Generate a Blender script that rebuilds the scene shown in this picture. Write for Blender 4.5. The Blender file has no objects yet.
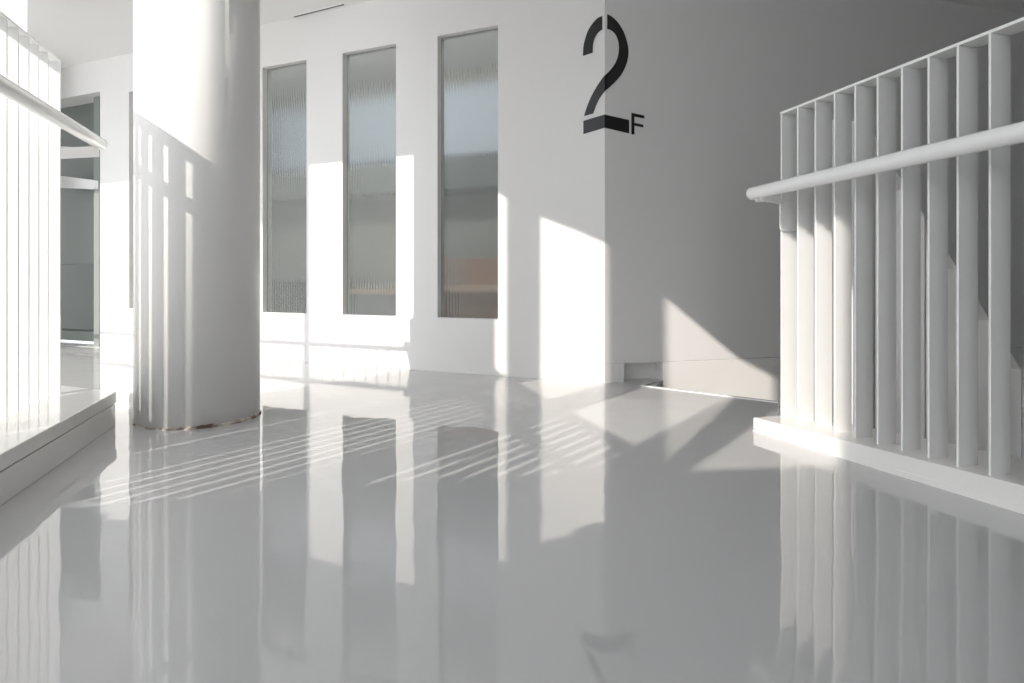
import bpy, bmesh, math, random
from mathutils import Vector
random.seed(4)
SC = bpy.context.scene
COL = SC.collection

# ------------------------------------------------------------------ camera frame (1024 x 683)
F, CX, HY, HC = 650.0, 512.0, 278.0, 0.65        # focal in px, centre x, horizon row, eye height

def fl(x, y, z=0.0):
    """point of the level plane z seen at pixel x, y"""
    Y = F * (HC - z) / (y - HY)
    return Vector(((x - CX) * Y / F, Y, z))

def on_wall(o, d, x, y=None):
    """point of the vertical plane through o along d seen at pixel column x (row y)"""
    r = (x - CX) / F
    s = (r * o.y - o.x) / (d.x - r * d.y)
    p = Vector((o.x + d.x * s, o.y + d.y * s, 0))
    if y is not None:
        p.z = HC + (HY - y) * p.y / F
    return p, s

V = Vector
UP = V((0, 0, 1))
A = V((325 - CX, F, 0)).normalized()             # run of both railings, away from the camera
N = V((A.y, -A.x, 0))                            # across the railings, to the right
W = V((-904 - CX, F, 0)).normalized()            # run of the window wall, to the left
WN = V((-W.y, W.x, 0))                           # its face normal, into the hall
R = N.copy()                                     # run of the dark wall, to the right
RN = V((R.y, -R.x, 0))
C0 = fl(604.8, 383)                              # the corner that carries the number
CEIL = 2.68
SUN_AZ, SUN_T = math.radians(35.0), 0.55

# ------------------------------------------------------------------ materials
def mat(name, col, rough=0.5, spec=0.5, bump=0.0, scale=8.0, var=0.0, metallic=0.0, coat=0.0):
    m = bpy.data.materials.new(name); m.use_nodes = True
    nt = m.node_tree; b = nt.nodes['Principled BSDF']
    b.inputs['Base Color'].default_value = (*col, 1)
    b.inputs['Roughness'].default_value = rough
    b.inputs['Specular IOR Level'].default_value = spec
    b.inputs['Metallic'].default_value = metallic
    b.inputs['Coat Weight'].default_value = coat
    b.inputs['Coat Roughness'].default_value = 0.03
    tc = nt.nodes.new('ShaderNodeTexCoord')
    if bump or var:
        n = nt.nodes.new('ShaderNodeTexNoise'); n.inputs['Scale'].default_value = scale
        n.inputs['Detail'].default_value = 3
        nt.links.new(tc.outputs['Object'], n.inputs['Vector'])
        if bump:
            bp = nt.nodes.new('ShaderNodeBump'); bp.inputs['Strength'].default_value = bump
            bp.inputs['Distance'].default_value = 0.01
            nt.links.new(n.outputs['Fac'], bp.inputs['Height'])
            nt.links.new(bp.outputs['Normal'], b.inputs['Normal'])
        if var:
            mx = nt.nodes.new('ShaderNodeMix'); mx.data_type = 'RGBA'
            mx.inputs['A'].default_value = (*[c * (1 - var) for c in col], 1)
            mx.inputs['B'].default_value = (*[min(1, c * (1 + var)) for c in col], 1)
            nt.links.new(n.outputs['Fac'], mx.inputs['Factor'])
            nt.links.new(mx.outputs['Result'], b.inputs['Base Color'])
    return m

M_WALL = mat('white_wall_paint', (0.80, 0.79, 0.775), 0.38, 0.45, bump=0.04, scale=3.0, var=0.012)
M_GLOSSWALL = mat('white_gloss_paint', (0.79, 0.78, 0.765), 0.22, 0.5, bump=0.05, scale=2.2, var=0.012)
M_CEIL = mat('white_ceiling_paint', (0.80, 0.79, 0.78), 0.6, 0.3, bump=0.03, scale=5, var=0.012)
M_METAL = mat('white_enamelled_steel', (0.83, 0.83, 0.82), 0.06, 0.5, bump=0.02, scale=14, var=0.01)
M_CURB = mat('white_curb_paint', (0.80, 0.79, 0.77), 0.09, 0.5, bump=0.06, scale=6, var=0.02)
M_BLACK = mat('black_vinyl', (0.012, 0.012, 0.012), 0.35, 0.5, var=0.05, scale=30)
M_DARK = mat('dark_joint', (0.06, 0.055, 0.05), 0.8, 0.2, var=0.2, scale=30)
M_GREEN = mat('grey_green_paint', (0.24, 0.262, 0.245), 0.5, 0.4, var=0.02, scale=3)
M_GREEN2 = mat('darker_grey_green_paint', (0.17, 0.187, 0.17), 0.4, 0.4, var=0.02, scale=3)
M_ROOM = mat('room_grey_paint', (0.33, 0.335, 0.31), 0.7, 0.3, var=0.02, scale=3)
M_BLUE = mat('pale_blue_daylight', (0.50, 0.56, 0.64), 0.7, 0.3, var=0.03, scale=4)  # blue of window daylight put into the colour
M_SHELF = mat('charcoal_laminate', (0.13, 0.14, 0.14), 0.5, 0.4, var=0.05, scale=6)
M_GREY = mat('mid_grey_laminate', (0.30, 0.31, 0.30), 0.5, 0.4, var=0.05, scale=6)
M_WOOD = mat('brown_wood', (0.38, 0.22, 0.15), 0.5, 0.4, var=0.2, scale=9)
M_WOOD2 = mat('tan_wood', (0.75, 0.52, 0.38), 0.4, 0.4, var=0.1, scale=9)
M_OUT = mat('outside_concrete', (0.62, 0.62, 0.61), 0.8, 0.3, var=0.05, scale=1.5)

def dirt_mat():
    m = bpy.data.materials.new('dirty_sealant'); m.use_nodes = True
    nt = m.node_tree; b = nt.nodes['Principled BSDF']; b.inputs['Roughness'].default_value = 0.8
    tc = nt.nodes.new('ShaderNodeTexCoord'); n = nt.nodes.new('ShaderNodeTexNoise')
    n.inputs['Scale'].default_value = 14; n.inputs['Detail'].default_value = 5
    cr = nt.nodes.new('ShaderNodeValToRGB')
    e = cr.color_ramp.elements
    e[0].position = 0.40; e[0].color = (0.10, 0.065, 0.045, 1)
    e[1].position = 0.62; e[1].color = (0.55, 0.50, 0.45, 1)
    nt.links.new(tc.outputs['Object'], n.inputs['Vector']); nt.links.new(n.outputs['Fac'], cr.inputs['Fac'])
    nt.links.new(cr.outputs['Color'], b.inputs['Base Color'])
    return m
M_DIRT = dirt_mat()

def floor_mat():
    m = bpy.data.materials.new('glossy_poured_floor'); m.use_nodes = True
    nt = m.node_tree; b = nt.nodes['Principled BSDF']
    b.inputs['Roughness'].default_value = 0.5
    b.inputs['Specular IOR Level'].default_value = 0.0
    b.inputs['Coat Weight'].default_value = 1.0
    b.inputs['Coat IOR'].default_value = 1.8
    b.inputs['Coat Roughness'].default_value = 0.03
    tc = nt.nodes.new('ShaderNodeTexCoord')
    n = nt.nodes.new('ShaderNodeTexNoise'); n.inputs['Scale'].default_value = 3.2; n.inputs['Detail'].default_value = 2
    nt.links.new(tc.outputs['Object'], n.inputs['Vector'])
    bp = nt.nodes.new('ShaderNodeBump'); bp.inputs['Strength'].default_value = 0.15; bp.inputs['Distance'].default_value = 0.012
    nt.links.new(n.outputs['Fac'], bp.inputs['Height']); nt.links.new(bp.outputs['Normal'], b.inputs['Coat Normal'])
    n2 = nt.nodes.new('ShaderNodeTexNoise'); n2.inputs['Scale'].default_value = 1.6; n2.inputs['Detail'].default_value = 6
    nt.links.new(tc.outputs['Object'], n2.inputs['Vector'])
    mx = nt.nodes.new('ShaderNodeMix'); mx.data_type = 'RGBA'
    mx.inputs['A'].default_value = (0.50, 0.50, 0.503, 1); mx.inputs['B'].default_value = (0.53, 0.53, 0.53, 1)
    nt.links.new(n2.outputs['Fac'], mx.inputs['Factor']); nt.links.new(mx.outputs['Result'], b.inputs['Base Color'])
    return m
M_FLOOR = floor_mat()

def glass_mat():
    """reeded, lightly frosted pane"""
    m = bpy.data.materials.new('reeded_glass'); m.use_nodes = True
    nt = m.node_tree; nt.nodes.remove(nt.nodes['Principled BSDF']); out = nt.nodes['Material Output']
    g = nt.nodes.new('ShaderNodeBsdfGlass'); g.inputs['Roughness'].default_value = 0.13; g.inputs['IOR'].default_value = 1.3
    g.inputs['Color'].default_value = (0.96, 0.97, 0.96, 1)
    d = nt.nodes.new('ShaderNodeBsdfPrincipled'); d.inputs['Base Color'].default_value = (0.42, 0.45, 0.44, 1)
    d.inputs['Roughness'].default_value = 0.12
    mx = nt.nodes.new('ShaderNodeMixShader'); mx.inputs['Fac'].default_value = 0.17
    nt.links.new(g.outputs[0], mx.inputs[1]); nt.links.new(d.outputs[0], mx.inputs[2])
    nt.links.new(mx.outputs[0], out.inputs['Surface'])
    return m
M_GLASS = glass_mat()

# ------------------------------------------------------------------ mesh helpers
def obox(bm, o, ex, ey, ez):
    """box from corner o along three edge vectors"""
    vs = [bm.verts.new(o + ex * i + ey * j + ez * k) for k in (0, 1) for j in (0, 1) for i in (0, 1)]
    fs = [(0, 2, 3, 1), (4, 5, 7, 6), (0, 1, 5, 4), (2, 6, 7, 3), (0, 4, 6, 2), (1, 3, 7, 5)]
    return [bm.faces.new([vs[i] for i in f]) for f in fs]

def prism(bm, pts, z0, z1):
    lo = [bm.verts.new(V((p[0], p[1], z0))) for p in pts]
    hi = [bm.verts.new(V((p[0], p[1], z1))) for p in pts]
    n = len(pts)
    bm.faces.new(lo[::-1]); bm.faces.new(hi)
    for i in range(n):
        bm.faces.new((lo[i], lo[(i + 1) % n], hi[(i + 1) % n], hi[i]))

def extrude_poly(bm, pts, off):
    """flat outline in space thickened by the vector off"""
    a = [bm.verts.new(p) for p in pts]; b = [bm.verts.new(p + off) for p in pts]
    n = len(pts)
    bm.faces.new(a); bm.faces.new(b[::-1])
    for i in range(n):
        bm.faces.new((a[i], b[i], b[(i + 1) % n], a[(i + 1) % n]))

def tube(bm, pts, r, seg=20, caps=True, round_ends=True):
    rings = []
    P = [V(p) for p in pts]
    if round_ends:                                # softly domed ends
        d0 = (P[0] - P[1]).normalized(); d1 = (P[-1] - P[-2]).normalized()
        ext = [(P[0] + d0 * r * 0.50, 0.45), (P[0] + d0 * r * 0.36, 0.78), (P[0] + d0 * r * 0.15, 0.95)]
        ext2 = [(P[-1] + d1 * r * 0.15, 0.95), (P[-1] + d1 * r * 0.36, 0.78), (P[-1] + d1 * r * 0.50, 0.45)]
        seq = ext + [(p, 1.0) for p in P] + ext2
    else:
        seq = [(p, 1.0) for p in P]
    for i, (p, k) in enumerate(seq):
        q0 = seq[max(i - 1, 0)][0]; q1 = seq[min(i + 1, len(seq) - 1)][0]
        d = (q1 - q0).normalized()
        s = d.cross(UP)
        s = s.normalized() if s.length > 1e-4 else V((1, 0, 0))
        t = s.cross(d).normalized()
        rings.append([bm.verts.new(p + (s * math.cos(a) + t * math.sin(a)) * r * k)
                      for a in (2 * math.pi * j / seg for j in range(seg))])
    for a, b in zip(rings, rings[1:]):
        for j in range(seg):
            bm.faces.new((a[j], a[(j + 1) % seg], b[(j + 1) % seg], b[j]))
    if caps:
        bm.faces.new(rings[0][::-1]); bm.faces.new(rings[-1])

def obj(name, bm, m, parent=None, bevel=0.0, smooth=False, origin=None):
    bmesh.ops.remove_doubles(bm, verts=bm.verts, dist=1e-6)
    bmesh.ops.recalc_face_normals(bm, faces=bm.faces)
    if origin is None:
        if parent is None:
            xs = [v.co for v in bm.verts]
            origin = V(((min(c.x for c in xs) + max(c.x for c in xs)) / 2,
                        (min(c.y for c in xs) + max(c.y for c in xs)) / 2, min(c.z for c in xs)))
        else:
            origin = V((0, 0, 0))
    me = bpy.data.meshes.new(name)
    if parent is None:
        for v in bm.verts: v.co -= origin
    bm.to_mesh(me); bm.free()
    me.materials.append(m)
    if smooth:
        for p in me.polygons: p.use_smooth = True
    o = bpy.data.objects.new(name, me); COL.objects.link(o)
    if parent is None:
        o.location = origin
    else:
        o.parent = parent
        # meshes are written in world space; parents are unrotated
        w = V((0, 0, 0)); q = parent
        while q: w += q.location; q = q.parent
        o.location = -w
    if bevel:
        md = o.modifiers.new('bevel', 'BEVEL'); md.width = bevel; md.segments = 2; md.limit_method = 'ANGLE'
        md.harden_normals = False
    return o

def struct(o):
    o['kind'] = 'structure'; return o

def tag(o, label, cat, group=None):
    o['label'] = label; o['category'] = cat
    if group: o['group'] = group
    return o

def thing(name, label, cat, loc, group=None):
    o = bpy.data.objects.new(name, None); COL.objects.link(o)
    o.location = loc; o.empty_display_size = 0.1
    return tag(o, label, cat, group)

def B(): return bmesh.new()

def wall_mesh(o, d, n, length, z0, z1, thick, holes, start=0.0):
    """wall slab standing on the line o + d*a; face toward n; holes are (a0, a1, z0, z1)"""
    bm = B()
    As = sorted({start, length, *[h[0] for h in holes], *[h[1] for h in holes]})
    Zs = sorted({z0, z1, *[h[2] for h in holes], *[h[3] for h in holes]})
    def solid(i, j):
        if not (0 <= i < len(As) - 1 and 0 <= j < len(Zs) - 1): return False
        a = (As[i] + As[i + 1]) / 2; z = (Zs[j] + Zs[j + 1]) / 2
        return not any(h[0] < a < h[1] and h[2] < z < h[3] for h in holes)
    def P(a, z, k): return o + d * a + UP * z - n * (thick * k)
    def face(*ps): bm.faces.new([bm.verts.new(p) for p in ps])
    for i in range(len(As) - 1):
        for j in range(len(Zs) - 1):
            if not solid(i, j): continue
            a0, a1, c0, c1 = As[i], As[i + 1], Zs[j], Zs[j + 1]
            face(P(a0, c0, 0), P(a1, c0, 0), P(a1, c1, 0), P(a0, c1, 0))
            face(P(a0, c0, 1), P(a0, c1, 1), P(a1, c1, 1), P(a1, c0, 1))
            if not solid(i - 1, j): face(P(a0, c0, 0), P(a0, c1, 0), P(a0, c1, 1), P(a0, c0, 1))
            if not solid(i + 1, j): face(P(a1, c0, 0), P(a1, c0, 1), P(a1, c1, 1), P(a1, c1, 0))
            if not solid(i, j - 1): face(P(a0, c0, 0), P(a0, c0, 1), P(a1, c0, 1), P(a1, c0, 0))
            if not solid(i, j + 1): face(P(a0, c1, 0), P(a1, c1, 0), P(a1, c1, 1), P(a0, c1, 1))
    bmesh.ops.remove_doubles(bm, verts=bm.verts, dist=1e-5)
    return bm

# ------------------------------------------------------------------ layout
P_R = V((1.140, 2.760, 0))                       # foot of the right railing's first fin (hall side)
P_L = V((-1.940, 2.784, 0))                      # foot of the left railing's first fin (hall side)
FIN_D, FIN_T = 0.077, 0.008
RISE = 0.0185                                    # the right railing climbs a little toward the camera
def rail_r(t, n=0.0, z=0.0): return P_R - A * t + N * n + UP * (z + RISE * t)
AR = (A - UP * RISE)
def rail_l(t, n=0.0, z=0.0): return P_L - A * t + N * n + UP * z

# ------------------------------------------------------------------ window wall
def wa(x): return on_wall(C0, W, x)[1]
WIN_Z = (0.375, 2.335)
wins_px = [(437.5, 498.0), (342.5, 396.0), (262.5, 306.5)]
win_a = [(wa(r), wa(l)) for l, r in wins_px]
pitch = win_a[2][0] - win_a[1][0]; ww = win_a[2][1] - win_a[2][0]
la = wa(129.0)                                   # left edge of the window behind the column
win_a.append((la - ww, la))
mid = (win_a[2][1] + win_a[3][0]) / 2
DOOR = (wa(100.0), wa(8.0))
holes = [(a, b, *WIN_Z) for a, b in win_a] + [(DOOR[0], DOOR[1], 0.0, 2.385)]
WT = 0.09
struct(obj('wall_front', wall_mesh(C0, W, WN, 8.5, -0.0, CEIL, WT, holes), M_WALL))

REC = 0.05
for i, (a0, a1) in enumerate(win_a):
    w = bpy.data.objects.new('window_%d' % (i + 1), None); COL.objects.link(w); struct(w)
    w.location = C0 + W * a0 + UP * WIN_Z[0]
    # ribbed glass: a real row of half-round reeds
    bm = B(); nrib = max(10, int((a1 - a0) / 0.023)); seg = 6
    front, back = [], []
    for k in range(nrib * seg + 1):
        a = a0 + (a1 - a0) * k / (nrib * seg)
        h = 0.0024 * abs(math.sin(math.pi * k / seg)) ** 0.7
        base = C0 + W * a - WN * REC
        front.append((base + WN * h)); back.append(base - WN * 0.008)
    def col(p): return (bm.verts.new(p + UP * WIN_Z[0]), bm.verts.new(p + UP * WIN_Z[1]))
    fr = [col(p) for p in front]; bk = [col(p) for p in back]
    for q in range(len(fr) - 1):
        bm.faces.new((fr[q][0], fr[q + 1][0], fr[q + 1][1], fr[q][1]))
        bm.faces.new((bk[q][0], bk[q][1], bk[q + 1][1], bk[q + 1][0]))
        bm.faces.new((fr[q][0], bk[q][0], bk[q + 1][0], fr[q + 1][0]))
        bm.faces.new((fr[q][1], fr[q + 1][1], bk[q + 1][1], bk[q][1]))
    bm.faces.new((fr[0][0], fr[0][1], bk[0][1], bk[0][0]))
    bm.faces.new((fr[-1][0], bk[-1][0], bk[-1][1], fr[-1][1]))
    obj('pane', bm, M_GLASS, w)
# ------------------------------------------------------------------ the room behind the panes
RD = 1.62                                        # depth of the room
def rm(a, dep, z): return C0 + W * a - WN * (WT + dep) + UP * z
bm = B(); obox(bm, rm(0.35, RD, 0), W * 4.73, -WN * 0.1, UP * CEIL); struct(obj('wall_back', bm, M_ROOM))
bm = B(); obox(bm, rm(0.35, 0.0, 0), W * 0.08, -WN * RD, UP * CEIL); struct(obj('wall_end', bm, M_ROOM))
bm = B(); obox(bm, rm(5.0, 0.0, 0), W * 0.08, -WN * RD, UP * CEIL); struct(obj('wall_inner', bm, M_GREEN))
bm = B(); obox(bm, rm(0.45, RD - 0.03, 1.86), W * 4.5, -WN * 0.028, UP * 0.68)  # painted panel stands in for daylight from a high window band
tag(obj('daylight_band', bm, M_BLUE), 'pale blue blind painted as window daylight, high up behind the reeded panes', 'panel')
bm = B(); obox(bm, rm(0.45, RD - 0.32, 1.48), W * 4.5, -WN * 0.28, UP * 0.30)
o = obj('wall_shelf', bm, M_SHELF, bevel=0.006); tag(o, 'long charcoal wall shelf seen blurred below the blue blind', 'shelf')
# wooden counter behind the nearest pane
ct = thing('wooden_counter', 'brown wooden counter blurred behind the rightmost reeded pane', 'counter', rm(0.9, 1.0, 0))
bm = B(); obox(bm, rm(0.75, 0.95, 0.05), W * 1.05, -WN * 0.5, UP * 0.48); obj('cabinet_body', bm, M_WOOD, ct, bevel=0.004)
bm = B(); obox(bm, rm(0.74, 0.90, 0.53), W * 1.08, -WN * 0.58, UP * 0.05); obj('counter_top', bm, M_WOOD2, ct, bevel=0.004)
bm = B(); obox(bm, rm(0.75, 1.40, 0.58), W * 1.28, -WN * 0.08, UP * 0.26); obj('backsplash', bm, M_WOOD, ct, bevel=0.004)
bm = B(); obox(bm, rm(0.78, 0.97, 0.0), W * 0.99, -WN * 0.44, UP * 0.05); obj('plinth', bm, M_SHELF, ct)
gc = thing('storage_cabinet', 'low grey cabinet with tan top blurred behind the middle pane', 'cabinet', rm(2.0, 1.0, 0))
bm = B(); obox(bm, rm(2.10, 0.95, 0.0), W * 0.88, -WN * 0.5, UP * 0.50); obj('cabinet_body', bm, M_GREY, gc, bevel=0.004)
bm = B(); obox(bm, rm(2.08, 0.93, 0.50), W * 0.92, -WN * 0.54, UP * 0.04); obj('counter_top', bm, M_WOOD2, gc, bevel=0.004)
dc = thing('dark_cabinet', 'dark cabinet blurred behind the pane nearest the column', 'cabinet', rm(3.4, 1.0, 0))
bm = B(); obox(bm, rm(3.20, 0.95, 0.0), W * 0.60, -WN * 0.5, UP * 0.62); obj('cabinet_body', bm, M_SHELF, dc, bevel=0.004)
bm = B(); obox(bm, rm(3.18, 0.93, 0.62), W * 0.64, -WN * 0.54, UP * 0.03); obj('counter_top', bm, M_GREY, dc, bevel=0.004)
def bowl(p):
    bm = B(); prof = [(0.0, 0.0), (0.04, 0.0), (0.07, 0.025), (0.09, 0.06), (0.082, 0.06), (0.06, 0.03), (0.0, 0.012)]
    seg = 20; rings = []
    for r, z in prof:
        rings.append([bm.verts.new(p + V((r * math.cos(2 * math.pi * j / seg), r * math.sin(2 * math.pi * j / seg), z))) for j in range(seg)])
    for a, b in zip(rings, rings[1:]):
        for j in range(seg): bm.faces.new((a[j], a[(j + 1) % seg], b[(j + 1) % seg], b[j]))
    return bm
tag(obj('bowl', bowl(rm(2.60, 1.05, 0.54)), M_METAL, smooth=True), 'small white bowl on the grey cabinet behind the middle pane', 'bowl')

# ------------------------------------------------------------------ doorway far left
d1 = bpy.data.objects.new('door_1', None); COL.objects.link(d1); struct(d1); d1.location = C0 + W * DOOR[0]
DR = WT + 0.15
def dm(a, dep, z): return C0 + W * a - WN * dep + UP * z
DW = DOOR[1] - DOOR[0]
bm = B(); obox(bm, dm(DOOR[0] - 0.02, DR, 0.02), W * (DW + 0.04), -WN * 0.05, UP * 2.40); obj('door_leaf', bm, M_GREEN, d1)
bm = B(); obox(bm, dm(DOOR[0] - 0.01, DR - 0.015, 0.13), W * (DW + 0.02), -WN * 0.014, UP * 0.66); obj('kick_panel', bm, M_GREEN2, d1, bevel=0.004)
bm = B(); obox(bm, dm(DOOR[0] - 0.01, DR - 0.02, 1.60), W * (DW + 0.02), -WN * 0.014, UP * 0.80); obj('top_panel', bm, M_GREEN2, d1, bevel=0.004)
bm = B(); obox(bm, dm(DOOR[0] - 0.01, DR - 0.03, 0.02), W * (DW + 0.02), -WN * 0.029, UP * 0.10); obj('bottom_rail', bm, M_GREEN, d1, bevel=0.004)
bm = B(); tube(bm, [dm(DOOR[0], DR - 0.04, 1.86), dm(DOOR[1], DR - 0.04, 2.06)], 0.006, 8); obj('closer_rod', bm, M_METAL, d1)
bm = B()                                          # side cheeks and head of the recess
obox(bm, dm(DOOR[0] - 0.06, WT, 0), W * 0.06, -WN * 0.24, UP * 2.46); obox(bm, dm(DOOR[1], WT, 0), W * 0.06, -WN * 0.24, UP * 2.46)
obox(bm, dm(DOOR[0], WT, 2.385), W * DW, -WN * 0.24, UP * 0.06)
obj('door_lining', bm, M_WALL, d1)
bm = B(); obox(bm, dm(DOOR[0], 0.0, -0.02), W * DW, -WN * 0.42, UP * 0.022); obj('threshold', bm, M_CURB, d1)

# ------------------------------------------------------------------ dark wall to the right of the corner
ZB = 0.118
bm = B(); obox(bm, C0 + UP * ZB, R * 7.0, -RN * 0.30, UP * (CEIL - ZB))
struct(obj('wall_right', bm, M_GLOSSWALL))
s1 = on_wall(C0, R, 624.0)[1]; s2 = on_wall(C0, R, 663.0)[1]
bm = B(); obox(bm, C0 - UP * 0.3, R * s1, -RN * 0.30, UP * (0.3 + ZB - 0.001)); struct(obj('baseboard_corner', bm, M_CURB))
bm = B(); obox(bm, C0 + R * s1 - RN * 0.10 - UP * 3.0, R * (s2 - s1), -RN * 0.20, UP * (3.0 + ZB - 0.001)); struct(obj('baseboard_recess', bm, M_CURB))
bm = B(); obox(bm, C0 + R * s2 + RN * 0.004 - UP * 3.0, R * (7 - s2), -RN * 0.304, UP * (3.0 + ZB - 0.002)); struct(obj('baseboard_right', bm, M_CURB, bevel=0.003))

# ------------------------------------------------------------------ floor
E1 = fl(640, 386); E2 = fl(778, 403)
wl = C0 + W * 8.5
r_in = on_wall(C0, R, 640)[0]
Kl = P_L + A * 0.16 - N * 0.28                    # void corner at the end of the left railing
curb_out = 0.165
edge = [C0 - WN * 0.02, wl - WN * 0.02, Kl + W * 6.0, Kl, rail_l(7.5, -0.28), rail_l(7.5, -0.28) + V((8.5, 0, 0)),
        rail_r(6.2, curb_out), rail_r(-0.08, curb_out), rail_r(-0.08, 0.05), E2, E1, C0 + R * (s2 - 0.002), C0 + R * (s2 - 0.002) - RN * 0.2, C0 - RN * 0.2]
bm = B(); prism(bm, [(p.x, p.y) for p in edge], -0.25, 0.0)
struct(obj('floor', bm, M_FLOOR, origin=V((0, 0, 0))))
# metal nosing along the stair edge
ed = (E2 - E1).normalized(); en = V((ed.y, -ed.x, 0))
bm = B(); obox(bm, E1 - en * 0.03 + UP * 0.0005, ed * (E2 - E1).length, en * 0.03, UP * 0.004)
struct(obj('trim_3', bm, M_METAL))
# floor of the room behind the panes
bm = B(); obox(bm, dm(-0.3, 0.0, -0.05), W * 5.4, -WN * 2.0, UP * 0.045); struct(obj('floor_room', bm, M_GREY))

# lower storey ground
bm = B(); obox(bm, V((-14, -12, -3.2)), V((26, 0, 0)), V((0, 26, 0)), UP * 0.2); struct(obj('floor_below', bm, M_OUT))

# ------------------------------------------------------------------ ceiling with the stairwell opening
cut = [V((-1.87, 2.86, 0)), V((-1.62, 2.14, 0)), V((-1.53, 1.78, 0)), V((-1.40, 1.52, 0)), V((-1.31, 1.30, 0)), V((-1.27, 0.92, 0)), V((-1.18, 0.47, 0)), V((-0.78, 0.07, 0)), V((0.9, -3.6, 0))]
cpts = [C0 + W * 9 - WN * 3.0, cut[0] + W * 7.5] + cut + [V((7.5, -3.6, 0)), V((7.5, 10, 0))]
bm = B(); prism(bm, [(p.x, p.y) for p in cpts], CEIL, CEIL + 0.3); struct(obj('ceiling', bm, M_CEIL))
# unseen slab added over the stairwell to block overhead sky light
sd_ = V((math.sin(SUN_AZ), math.cos(SUN_AZ), 0))
rp = [cut[0] + W * 7.5, *cut[:-1], *[c - sd_ * 3.2 for c in reversed(cut[:-1])], cut[0] + W * 7.5 - sd_ * 3.2]
bm = B(); prism(bm, [(p.x, p.y) for p in rp], 5.0, 5.2); struct(obj('sky_block_slab', bm, M_CEIL))
# slot vent in the ceiling along the window wall
def ce(x, y): return fl(x, y, CEIL)
q0, q1 = ce(295.5, 17.5) + WN * 0.03, ce(345, 5.2) + WN * 0.03
vd = (q1 - q0).normalized(); vn = V((-vd.y, vd.x, 0))
vt = thing('slot_vent', 'thin dark slot vent in the white ceiling above the tall panes', 'vent', q0)
bm = B(); obox(bm, q0 - UP * 0.004, vd * (q1 - q0).length, vn * 0.018, UP * 0.004); obj('slot', bm, M_DARK, vt)
bm = B(); L = (q1 - q0).length
obox(bm, q0 - UP * 0.006 - vn * 0.004, vd * L, vn * 0.004, UP * 0.006); obox(bm, q0 - UP * 0.006 + vn * 0.018, vd * L, vn * 0.004, UP * 0.006)
obj('flange', bm, M_CEIL, vt)

# enclosure behind the camera and to the right
bm = B(); obox(bm, V((0.9, -3.7, -3)), V((6.7, 0, 0)), V((0, -0.15, 0)), UP * (3.3 + CEIL)); struct(obj('wall_rear', bm, M_SHELF))
bm = B(); obox(bm, V((6.2, -3.7, -3)), V((0.15, 0, 0)), V((0, 13, 0)), UP * (3 + CEIL)); struct(obj('wall_side', bm, M_SHELF))

# ------------------------------------------------------------------ column
cc = V((-1.467, 3.047, 0)); CR = 0.267
bm = B(); seg = 96
lo = [bm.verts.new(cc + V((CR * math.cos(a), CR * math.sin(a), 0.0))) for a in (2 * math.pi * j / seg for j in range(seg))]
hi = [bm.verts.new(v.co + UP * CEIL) for v in lo]
for j in range(seg): bm.faces.new((lo[j], lo[(j + 1) % seg], hi[(j + 1) % seg], hi[j]))
bm.faces.new(lo[::-1]); bm.faces.new(hi)
co = obj('column', bm, M_WALL)
for p in co.data.polygons: p.use_smooth = len(p.vertices) == 4
co['kind'] = 'thing'
tag(co, 'thick round white column standing on the glossy floor, striped by sunlight', 'column')
bm = B(); rings = []; seg = 140; r_ = random.Random(7)
for j in range(seg):
    a = 2 * math.pi * j / seg
    w = 0.0035 + 0.0035 * r_.random() + 0.006 * max(0, math.cos(a + 0.75)) ** 2
    h = 0.004 + 0.004 * r_.random() + 0.012 * max(0, math.cos(a + 0.55)) ** 3 * (0.6 + 0.6 * r_.random())
    e = V((math.cos(a), math.sin(a), 0))
    rings.append([bm.verts.new(cc + e * (CR - 0.002)), bm.verts.new(cc + e * (CR + w)), bm.verts.new(cc + e * (CR + w * 0.7) + UP * h * 0.6),
                  bm.verts.new(cc + e * (CR - 0.002) + UP * h)])
for j in range(seg):
    a, b = rings[j], rings[(j + 1) % seg]
    for k in range(4): bm.faces.new((a[k], b[k], b[(k + 1) % 4], a[(k + 1) % 4]))
s = obj('base_seal', bm, M_DIRT, co); s['label'] = 'cracked brown dirty seal around the column foot'

# ------------------------------------------------------------------ railings
def fin(name, o, along, across, z0, z1, parent, d=FIN_D, t=FIN_T):
    bm = B(); obox(bm, o + UP * z0, across * d, -along * t, UP * (z1 - z0))
    return obj(name, bm, M_METAL, parent, bevel=0.0012)

def bracket(name, o, along, out, reach, zr, zdrop, parent):
    """strap welded under the handrail: arm back to a fin and a plate with rounded foot on the fin"""
    bm = B()
    obox(bm, o + UP * (zr - 0.012), along * 0.006, out * reach, UP * 0.012)
    prof = []
    w = 0.085
    for a in range(0, 7):
        th = math.pi / 2 * a / 6
        prof.append((0.012 - 0.012 * math.sin(th), -zdrop + 0.012 - 0.012 * math.cos(th)))
    base = o + out * (-0.012) + UP * zr
    outline = [base + out * w, base]
    outline = [base + out * 0.0 + UP * 0.0, base + out * w + UP * 0.0]
    outline += [base + out * w - UP * zdrop]
    outline += [base + out * x + UP * z for x, z in prof]
    extrude_poly(bm, outline, along * 0.006)
    return obj(name, bm, M_METAL, parent, bevel=0.0008)

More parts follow.
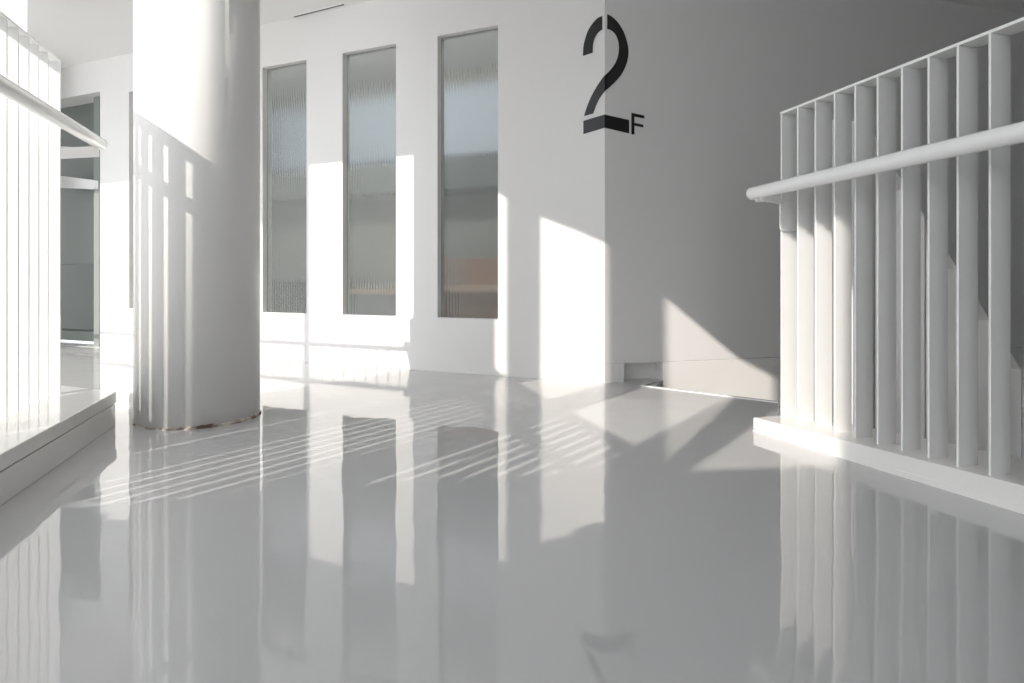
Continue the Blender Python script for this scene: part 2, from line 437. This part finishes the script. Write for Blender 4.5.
# right railing
rr = thing('railing', 'white fin railing with round handrail on the right, half in shade', 'railing', rail_r(1.0, 0, 0.058))
RZ0, RZ1 = 0.058, 1.355
for k in range(33):
    fin('baluster', rail_r(0.1 * k), A, N, RZ0, RZ1 - 0.010, rr, d=0.077)
bm = B(); obox(bm, rail_r(0.0, 0.0, RZ1 - 0.010) + AR * 0.004, -AR * 3.25, N * 0.077, UP * 0.010); obj('top_rail', bm, M_METAL, rr, bevel=0.0015)
HZ = 1.013
bm = B(); tube(bm, [rail_r(-0.055 + 0.30 * k, -0.10, HZ) for k in range(12)], 0.0275, 24); obj('handrail', bm, M_METAL, rr, smooth=True)
for k in (0, 16, 26):
    o = rail_r(0.1 * k + 0.010, -0.004, 0)
    bm = B(); extrude_poly(bm, [o + N * x + UP * z for x, z in [(-0.105, HZ - 0.020), (0.0, HZ - 0.035), (0.07, HZ - 0.035), (0.07, HZ - 0.165), (0.004, HZ - 0.165), (-0.006, HZ - 0.160), (-0.010, HZ - 0.150), (-0.010, HZ - 0.052), (-0.09, HZ - 0.042), (-0.105, HZ - 0.034)]], -A * 0.008)
    obj('bracket', bm, M_METAL, rr, bevel=0.001)
c0 = fl(753, 431); cd = (V((255 - CX, F, 0))).normalized()      # front edge of its curb on the floor
c1 = c0 - cd * 5.0; c2 = c1 + N * 0.7; c3 = c0 + N * 0.25
def curb_prism(z0, z1, inset=0.0):
    bm = B(); q = [c0 + N * inset, c1 + N * inset, c2, c3]
    lo = [bm.verts.new(V((p.x, p.y, z0))) for p in q]
    hi = [bm.verts.new(V((p.x, p.y, z1 + (RISE * 5.0 if k in (1, 2) else 0.0)))) for k, p in enumerate(q)]
    bm.faces.new(lo[::-1]); bm.faces.new(hi)
    for k in range(4): bm.faces.new((lo[k], lo[(k + 1) % 4], hi[(k + 1) % 4], hi[k]))
    return bm
cb = struct(obj('trim_2', curb_prism(0.008, 0.058), M_CURB, bevel=0.004))
obj('curb_base', curb_prism(-0.12, 0.0065, -0.002), M_CURB, cb)

# left railing
lr = thing('railing', 'tall white fin railing with handrail on the left, blazing in the sun', 'railing', rail_l(1.0, 0, 0.15))
LZ0, LZ1 = 0.15, 1.59
ND_L = V((0, 0, 0))
for k in range(68):
    fin('baluster', rail_l(-0.02 if k == 0 else 0.018 + 0.09 * k, -FIN_D), A, N, LZ0, LZ1 - 0.012, lr, t=0.009)
bm = B(); obox(bm, rail_l(-0.024, -FIN_D, LZ1 - 0.012), -A * 6.2, N * FIN_D, UP * 0.012); obj('top_rail', bm, M_METAL, lr, bevel=0.0015)
LHZ = 1.268
bm = B(); tube(bm, [rail_l(-0.20 + 0.3 * k, 0.10, LHZ) for k in range(22)], 0.0275, 24); obj('handrail', bm, M_METAL, lr, smooth=True)
for k in (12, 24, 36, 48, 60):
    o = rail_l(0.018 + 0.09 * k + 0.010, 0.004, 0)
    bm = B(); extrude_poly(bm, [o + N * x + UP * z for x, z in [(0.105, LHZ - 0.020), (0.0, LHZ - 0.035), (-0.07, LHZ - 0.035), (-0.07, LHZ - 0.165), (0.0, LHZ - 0.165), (0.0, LHZ - 0.052), (0.09, LHZ - 0.042), (0.105, LHZ - 0.034)]], -A * 0.008)
    obj('bracket', bm, M_METAL, lr, bevel=0.001)
# curb under it: low block with a coping slab
e_c = fl(115.5, 425.5); back = e_c + W * 0.42
near = e_c - A * 6.5
nb = near - N * 0.55
bm = B(); prism(bm, [(p.x, p.y) for p in (e_c, near, nb, back)], 0.0, 0.096); lc = struct(obj('trim_1', bm, M_CURB, bevel=0.003))
g = N * 0.004
bm = B(); prism(bm, [(p.x, p.y) for p in (e_c + g, near + g, nb, back)], 0.101, 0.15); obj('coping', bm, M_CURB, lc, bevel=0.003)
g = N * -0.006
bm = B(); prism(bm, [(p.x, p.y) for p in (e_c + g, near + g, nb, back + g)], 0.095, 0.102); obj('joint', bm, M_DARK, lc)

# return railing along the far edge of the stairwell
rt = thing('railing', 'low fin railing turning left beyond the sunlit fins', 'railing', P_L + W * 0.6)
RW0 = P_L + A * 0.02 - N * 0.04
for k in range(1, 40):
    fin('baluster', RW0 + W * (0.1 * k), -W, -WN, 0.0, 1.345, rt, d=0.03, t=0.005)
bm = B(); obox(bm, RW0 + UP * 1.345, W * 3.9, -WN * 0.05, UP * 0.012); obj('top_rail', bm, M_METAL, rt)
# two short rails turning round the railing's end, in front of the doorway
def end_return(name, a, b, z, h, parent, drop=0.0):
    """flat bar from under the handrail's tip back to the end fin"""
    d = b - a - UP * drop; n = V((d.y, -d.x, 0)).normalized()
    bm = B(); obox(bm, a + UP * (z - h), d, n * 0.008, UP * h)
    return obj(name, bm, M_METAL, parent, bevel=0.002)
end_return('handrail_return', rail_l(-0.18, 0.10), rail_l(-0.022, -0.02), LHZ - 0.012, 0.05, lr, 0.045)
end_return('handrail_return', rail_r(-0.035, -0.10), rail_r(0.0, -0.005), HZ - 0.014, 0.026, rr)
tp = [on_wall(C0 - WN * 0.12, W, x, y)[0] for x, y in [(101.5, 181), (101.5, 190), (50, 187.5), (50, 174.5)]]
bm = B(); extrude_poly(bm, tp, WN * 0.03); obj('transom', bm, M_METAL, d1, bevel=0.003)

# stair railing going down behind the right railing
sr = thing('railing', 'stair railing stepping down behind the right-hand fins, grey in shade', 'railing', P_R + N * 0.4)
S0 = P_R + A * 0.02
def stair_z(u):
    return 1.35 if u < 0.46 else 1.35 - (u - 0.46) * 1.22
tops = []
for k in range(1, 19):
    u = 0.1 * k
    z1 = stair_z(u)
    fin('baluster', S0 + N * u, -N, A, z1 - 1.42 if u > 0.3 else 0.0, z1, sr, d=0.08)
    tops.append((u, z1))
bm = B()
for (u0, z0), (u1, z1) in zip(tops, tops[1:]):
    a = S0 + N * u0 + UP * z0; b = S0 + N * u1 + UP * z1
    obox(bm, a, b - a, A * 0.08, UP * 0.010)
obj('top_rail', bm, M_METAL, sr)
# steps
st = bpy.data.objects.new('trim_4', None); COL.objects.link(st); struct(st); st.location = P_R + N * 0.8
for k in range(9):
    bm = B(); o = P_R + N * (0.62 + 0.27 * k) + A * 0.10 + UP * (-0.172 * (k + 1))
    obox(bm, o - UP * 0.16, N * 0.29, A * 1.05, UP * 0.16); obj('stair_tread', bm, M_CURB, st, bevel=0.004)

# ------------------------------------------------------------------ number on the corner
def Z(x, y): return (570 + x / 4.5556, y / 4.5556)
def cat(pts, n=6):
    out = []
    for i in range(len(pts) - 1):
        p0 = pts[max(i - 1, 0)]; p1 = pts[i]; p2 = pts[i + 1]; p3 = pts[min(i + 2, len(pts) - 1)]
        for k in range(n):
            t = k / n
            out.append(tuple(0.5 * ((2 * b) + (-a + c) * t + (2 * a - 5 * b + 4 * c - d) * t * t + (-a + 3 * b - 3 * c + d) * t ** 3)
                             for a, b, c, d in zip(p0, p1, p2, p3)))
    out.append(pts[-1]); return out
def cx_at(y): return 603.9 + y * 0.0042          # column of the corner edge near the number
sg = thing('floor_number_sign', 'black stencilled 2F painted round the wall corner', 'sign', C0 + UP * 1.6)
def on_left(pts):  return [on_wall(C0 + WN * 0.0008, W, x, y)[0] for x, y in pts]
def on_right(pts): return [on_wall(C0 + RN * 0.0008, R, x, y)[0] for x, y in pts]
DX = 604.8 - 604.5
def shift(pts): return [(x + DX, y) for x, y in [Z(*p) for p in pts]]
KX = 156.5
hook = cat([(146, 73), (124, 84), (103, 106), (82, 139), (68, 178), (60, 216), (58, 255)]) + cat([(102, 240), (104, 202), (112, 173), (127, 149), (146, 134)])
tail = cat([(KX, 344), (140, 366), (119, 398), (95, 442), (76, 488), (63, 529)]) + [(105, 517)] + cat([(105, 517), (119, 477), (135, 446), (KX, 417)])[1:]
barL = [(60, 551), (KX, 522), (KX, 582), (60, 611)]
bowlr = cat([(168, 65), (192, 79), (217, 104), (240, 141), (256, 185), (264, 228), (261, 268), (249, 307), (231, 341), (205, 372), (178, 398), (KX, 416)]) + \
        cat([(KX, 344), (180, 321), (203, 290), (217, 254), (221, 215), (216, 181), (205, 157), (190, 141), (168, 131)])
barR = [(KX, 522), (267, 547), (267, 608), (KX, 582)]
bm = B()
for p in (hook, tail, barL): extrude_poly(bm, on_left(shift(p)), WN * 0.003)
for p in (bowlr, barR): extrude_poly(bm, on_right(shift(p)), RN * 0.003)
obj('numeral_two', bm, M_BLACK, sg)
bm = B()
fo = [(278, 514), (336, 527), (336, 540), (291, 531), (291, 560), (332, 569), (332, 581), (291, 572), (291, 614), (278, 611)]
extrude_poly(bm, on_right(shift(fo)), RN * 0.003)
obj('letter_f', bm, M_BLACK, sg)

# ------------------------------------------------------------------ hanging bulkhead beyond the left railing, stopped high so its shadow clears the floor
bm = B(); px = V(((27 - CX) / F * 3.9, 3.9, 0))
vr = px.normalized(); obox(bm, px + UP * 1.95, W * 0.55, vr * 0.35, UP * 1.2); struct(obj('wall_left', bm, M_WALL))

# ------------------------------------------------------------------ outer edge of the stairwell: posts that stripe the sun
SD = V((math.sin(SUN_AZ), math.cos(SUN_AZ), 0)); SU = V((SD.y, -SD.x, 0))
FQ = P_L - N * 1.75
def post(u0, u1, n):
    uc = (u0 + u1) / 2; base = FQ.dot(SU); k = (uc - base) / (-A).dot(SU)
    p = FQ - A * k; w = u1 - u0
    bm = B(); obox(bm, p - SU * w / 2 - SD * w / 2 + UP * -3.0, SU * w, SD * w, UP * 11.0)
    struct(obj('trim_%d' % n, bm, M_WALL, bevel=0.01))
POSTS = [(-4.205, -4.145), (-2.69, -2.58), (-2.50, -2.256), (-1.83, -1.57), (-1.06, -0.765)]
for i, (a, b) in enumerate(POSTS): post(a, b, 10 + i)
# sloping side of the stair flight that climbs along the posts
def fq(u, z, off=0.0):
    k = (u - FQ.dot(SU)) / (-A).dot(SU); p = FQ - A * k + N * off; return V((p.x, p.y, z))
prof = [(-3.6, 0.05), (-2.055, 1.55), (-1.43, 2.24), (-1.2, 2.45), (-0.516, 3.08), (0.6, 4.1), (0.6, -3.0), (-3.6, -3.0)]
bm = B(); extrude_poly(bm, [fq(u, z, 0.0) for u, z in prof], N * 0.02); struct(obj('wall_stair', bm, M_WALL))
# solid outer wall beyond the posts
k = (-0.22 - FQ.dot(SU)) / (-A).dot(SU); p = FQ - A * k
bm = B(); obox(bm, p + UP * -3.0, -A * 6.0, -N * 0.25, UP * 11.0); struct(obj('wall_outer', bm, M_WALL))

pe = SU * -6.93 + SD * 2.3
bm = B(); obox(bm, pe + UP * -3.0, -SD * 6.0, -SU * 0.9, UP * 9.0); struct(obj('light_block_left', bm, M_WALL))  # unseen block added at left to keep side sky and doorway sun out

# ------------------------------------------------------------------ light
sun = bpy.data.lights.new('sun', 'SUN'); sun.energy = 4.2; sun.angle = math.radians(0.5); sun.color = (1.0, 0.93, 0.85)
so = bpy.data.objects.new('sun', sun); COL.objects.link(so)
d = V((SD.x, SD.y, -SUN_T)).normalized()
so.rotation_euler = d.to_track_quat('-Z', 'Y').to_euler(); so.location = (-6, -8, 8)
fill = bpy.data.lights.new('room_fill', 'AREA'); fill.energy = 27; fill.shape = 'RECTANGLE'; fill.size = 4.0; fill.size_y = 0.2; fill.color = (1, 0.98, 0.95)  # added fill above the window heads to brighten the room; no fixture there
lo_ = bpy.data.objects.new('room_fill', fill); COL.objects.link(lo_); lo_.location = rm(2.6, 0.06, 2.50)
lo_.rotation_euler = (-WN).to_track_quat('-Z', 'Y').to_euler()

wd = bpy.data.worlds.new('sky'); SC.world = wd; wd.use_nodes = True
bg = wd.node_tree.nodes['Background']; bg.inputs['Color'].default_value = (0.905, 0.945, 1.0, 1); bg.inputs['Strength'].default_value = 2.7

# ------------------------------------------------------------------ camera and view
cam = bpy.data.cameras.new('camera'); cam.sensor_width = 36.0; cam.lens = 36.0 * F / 1024.0
cam.shift_y = -(341.5 - HY) / 1024.0; cam.clip_start = 0.02
cobj = bpy.data.objects.new('camera', cam); COL.objects.link(cobj)
cobj.location = (0, 0, HC); cobj.rotation_euler = (math.pi / 2, 0, 0)
SC.camera = cobj
vs = SC.view_settings
vs.view_transform = 'Standard'; vs.look = 'None'; vs.gamma = 1.0; vs.exposure = 0.0; vs.use_curve_mapping = False
SC.cycles.max_bounces = 14; SC.cycles.diffuse_bounces = 8; SC.cycles.glossy_bounces = 6; SC.cycles.transmission_bounces = 8
SC.cycles.blur_glossy = 0.0
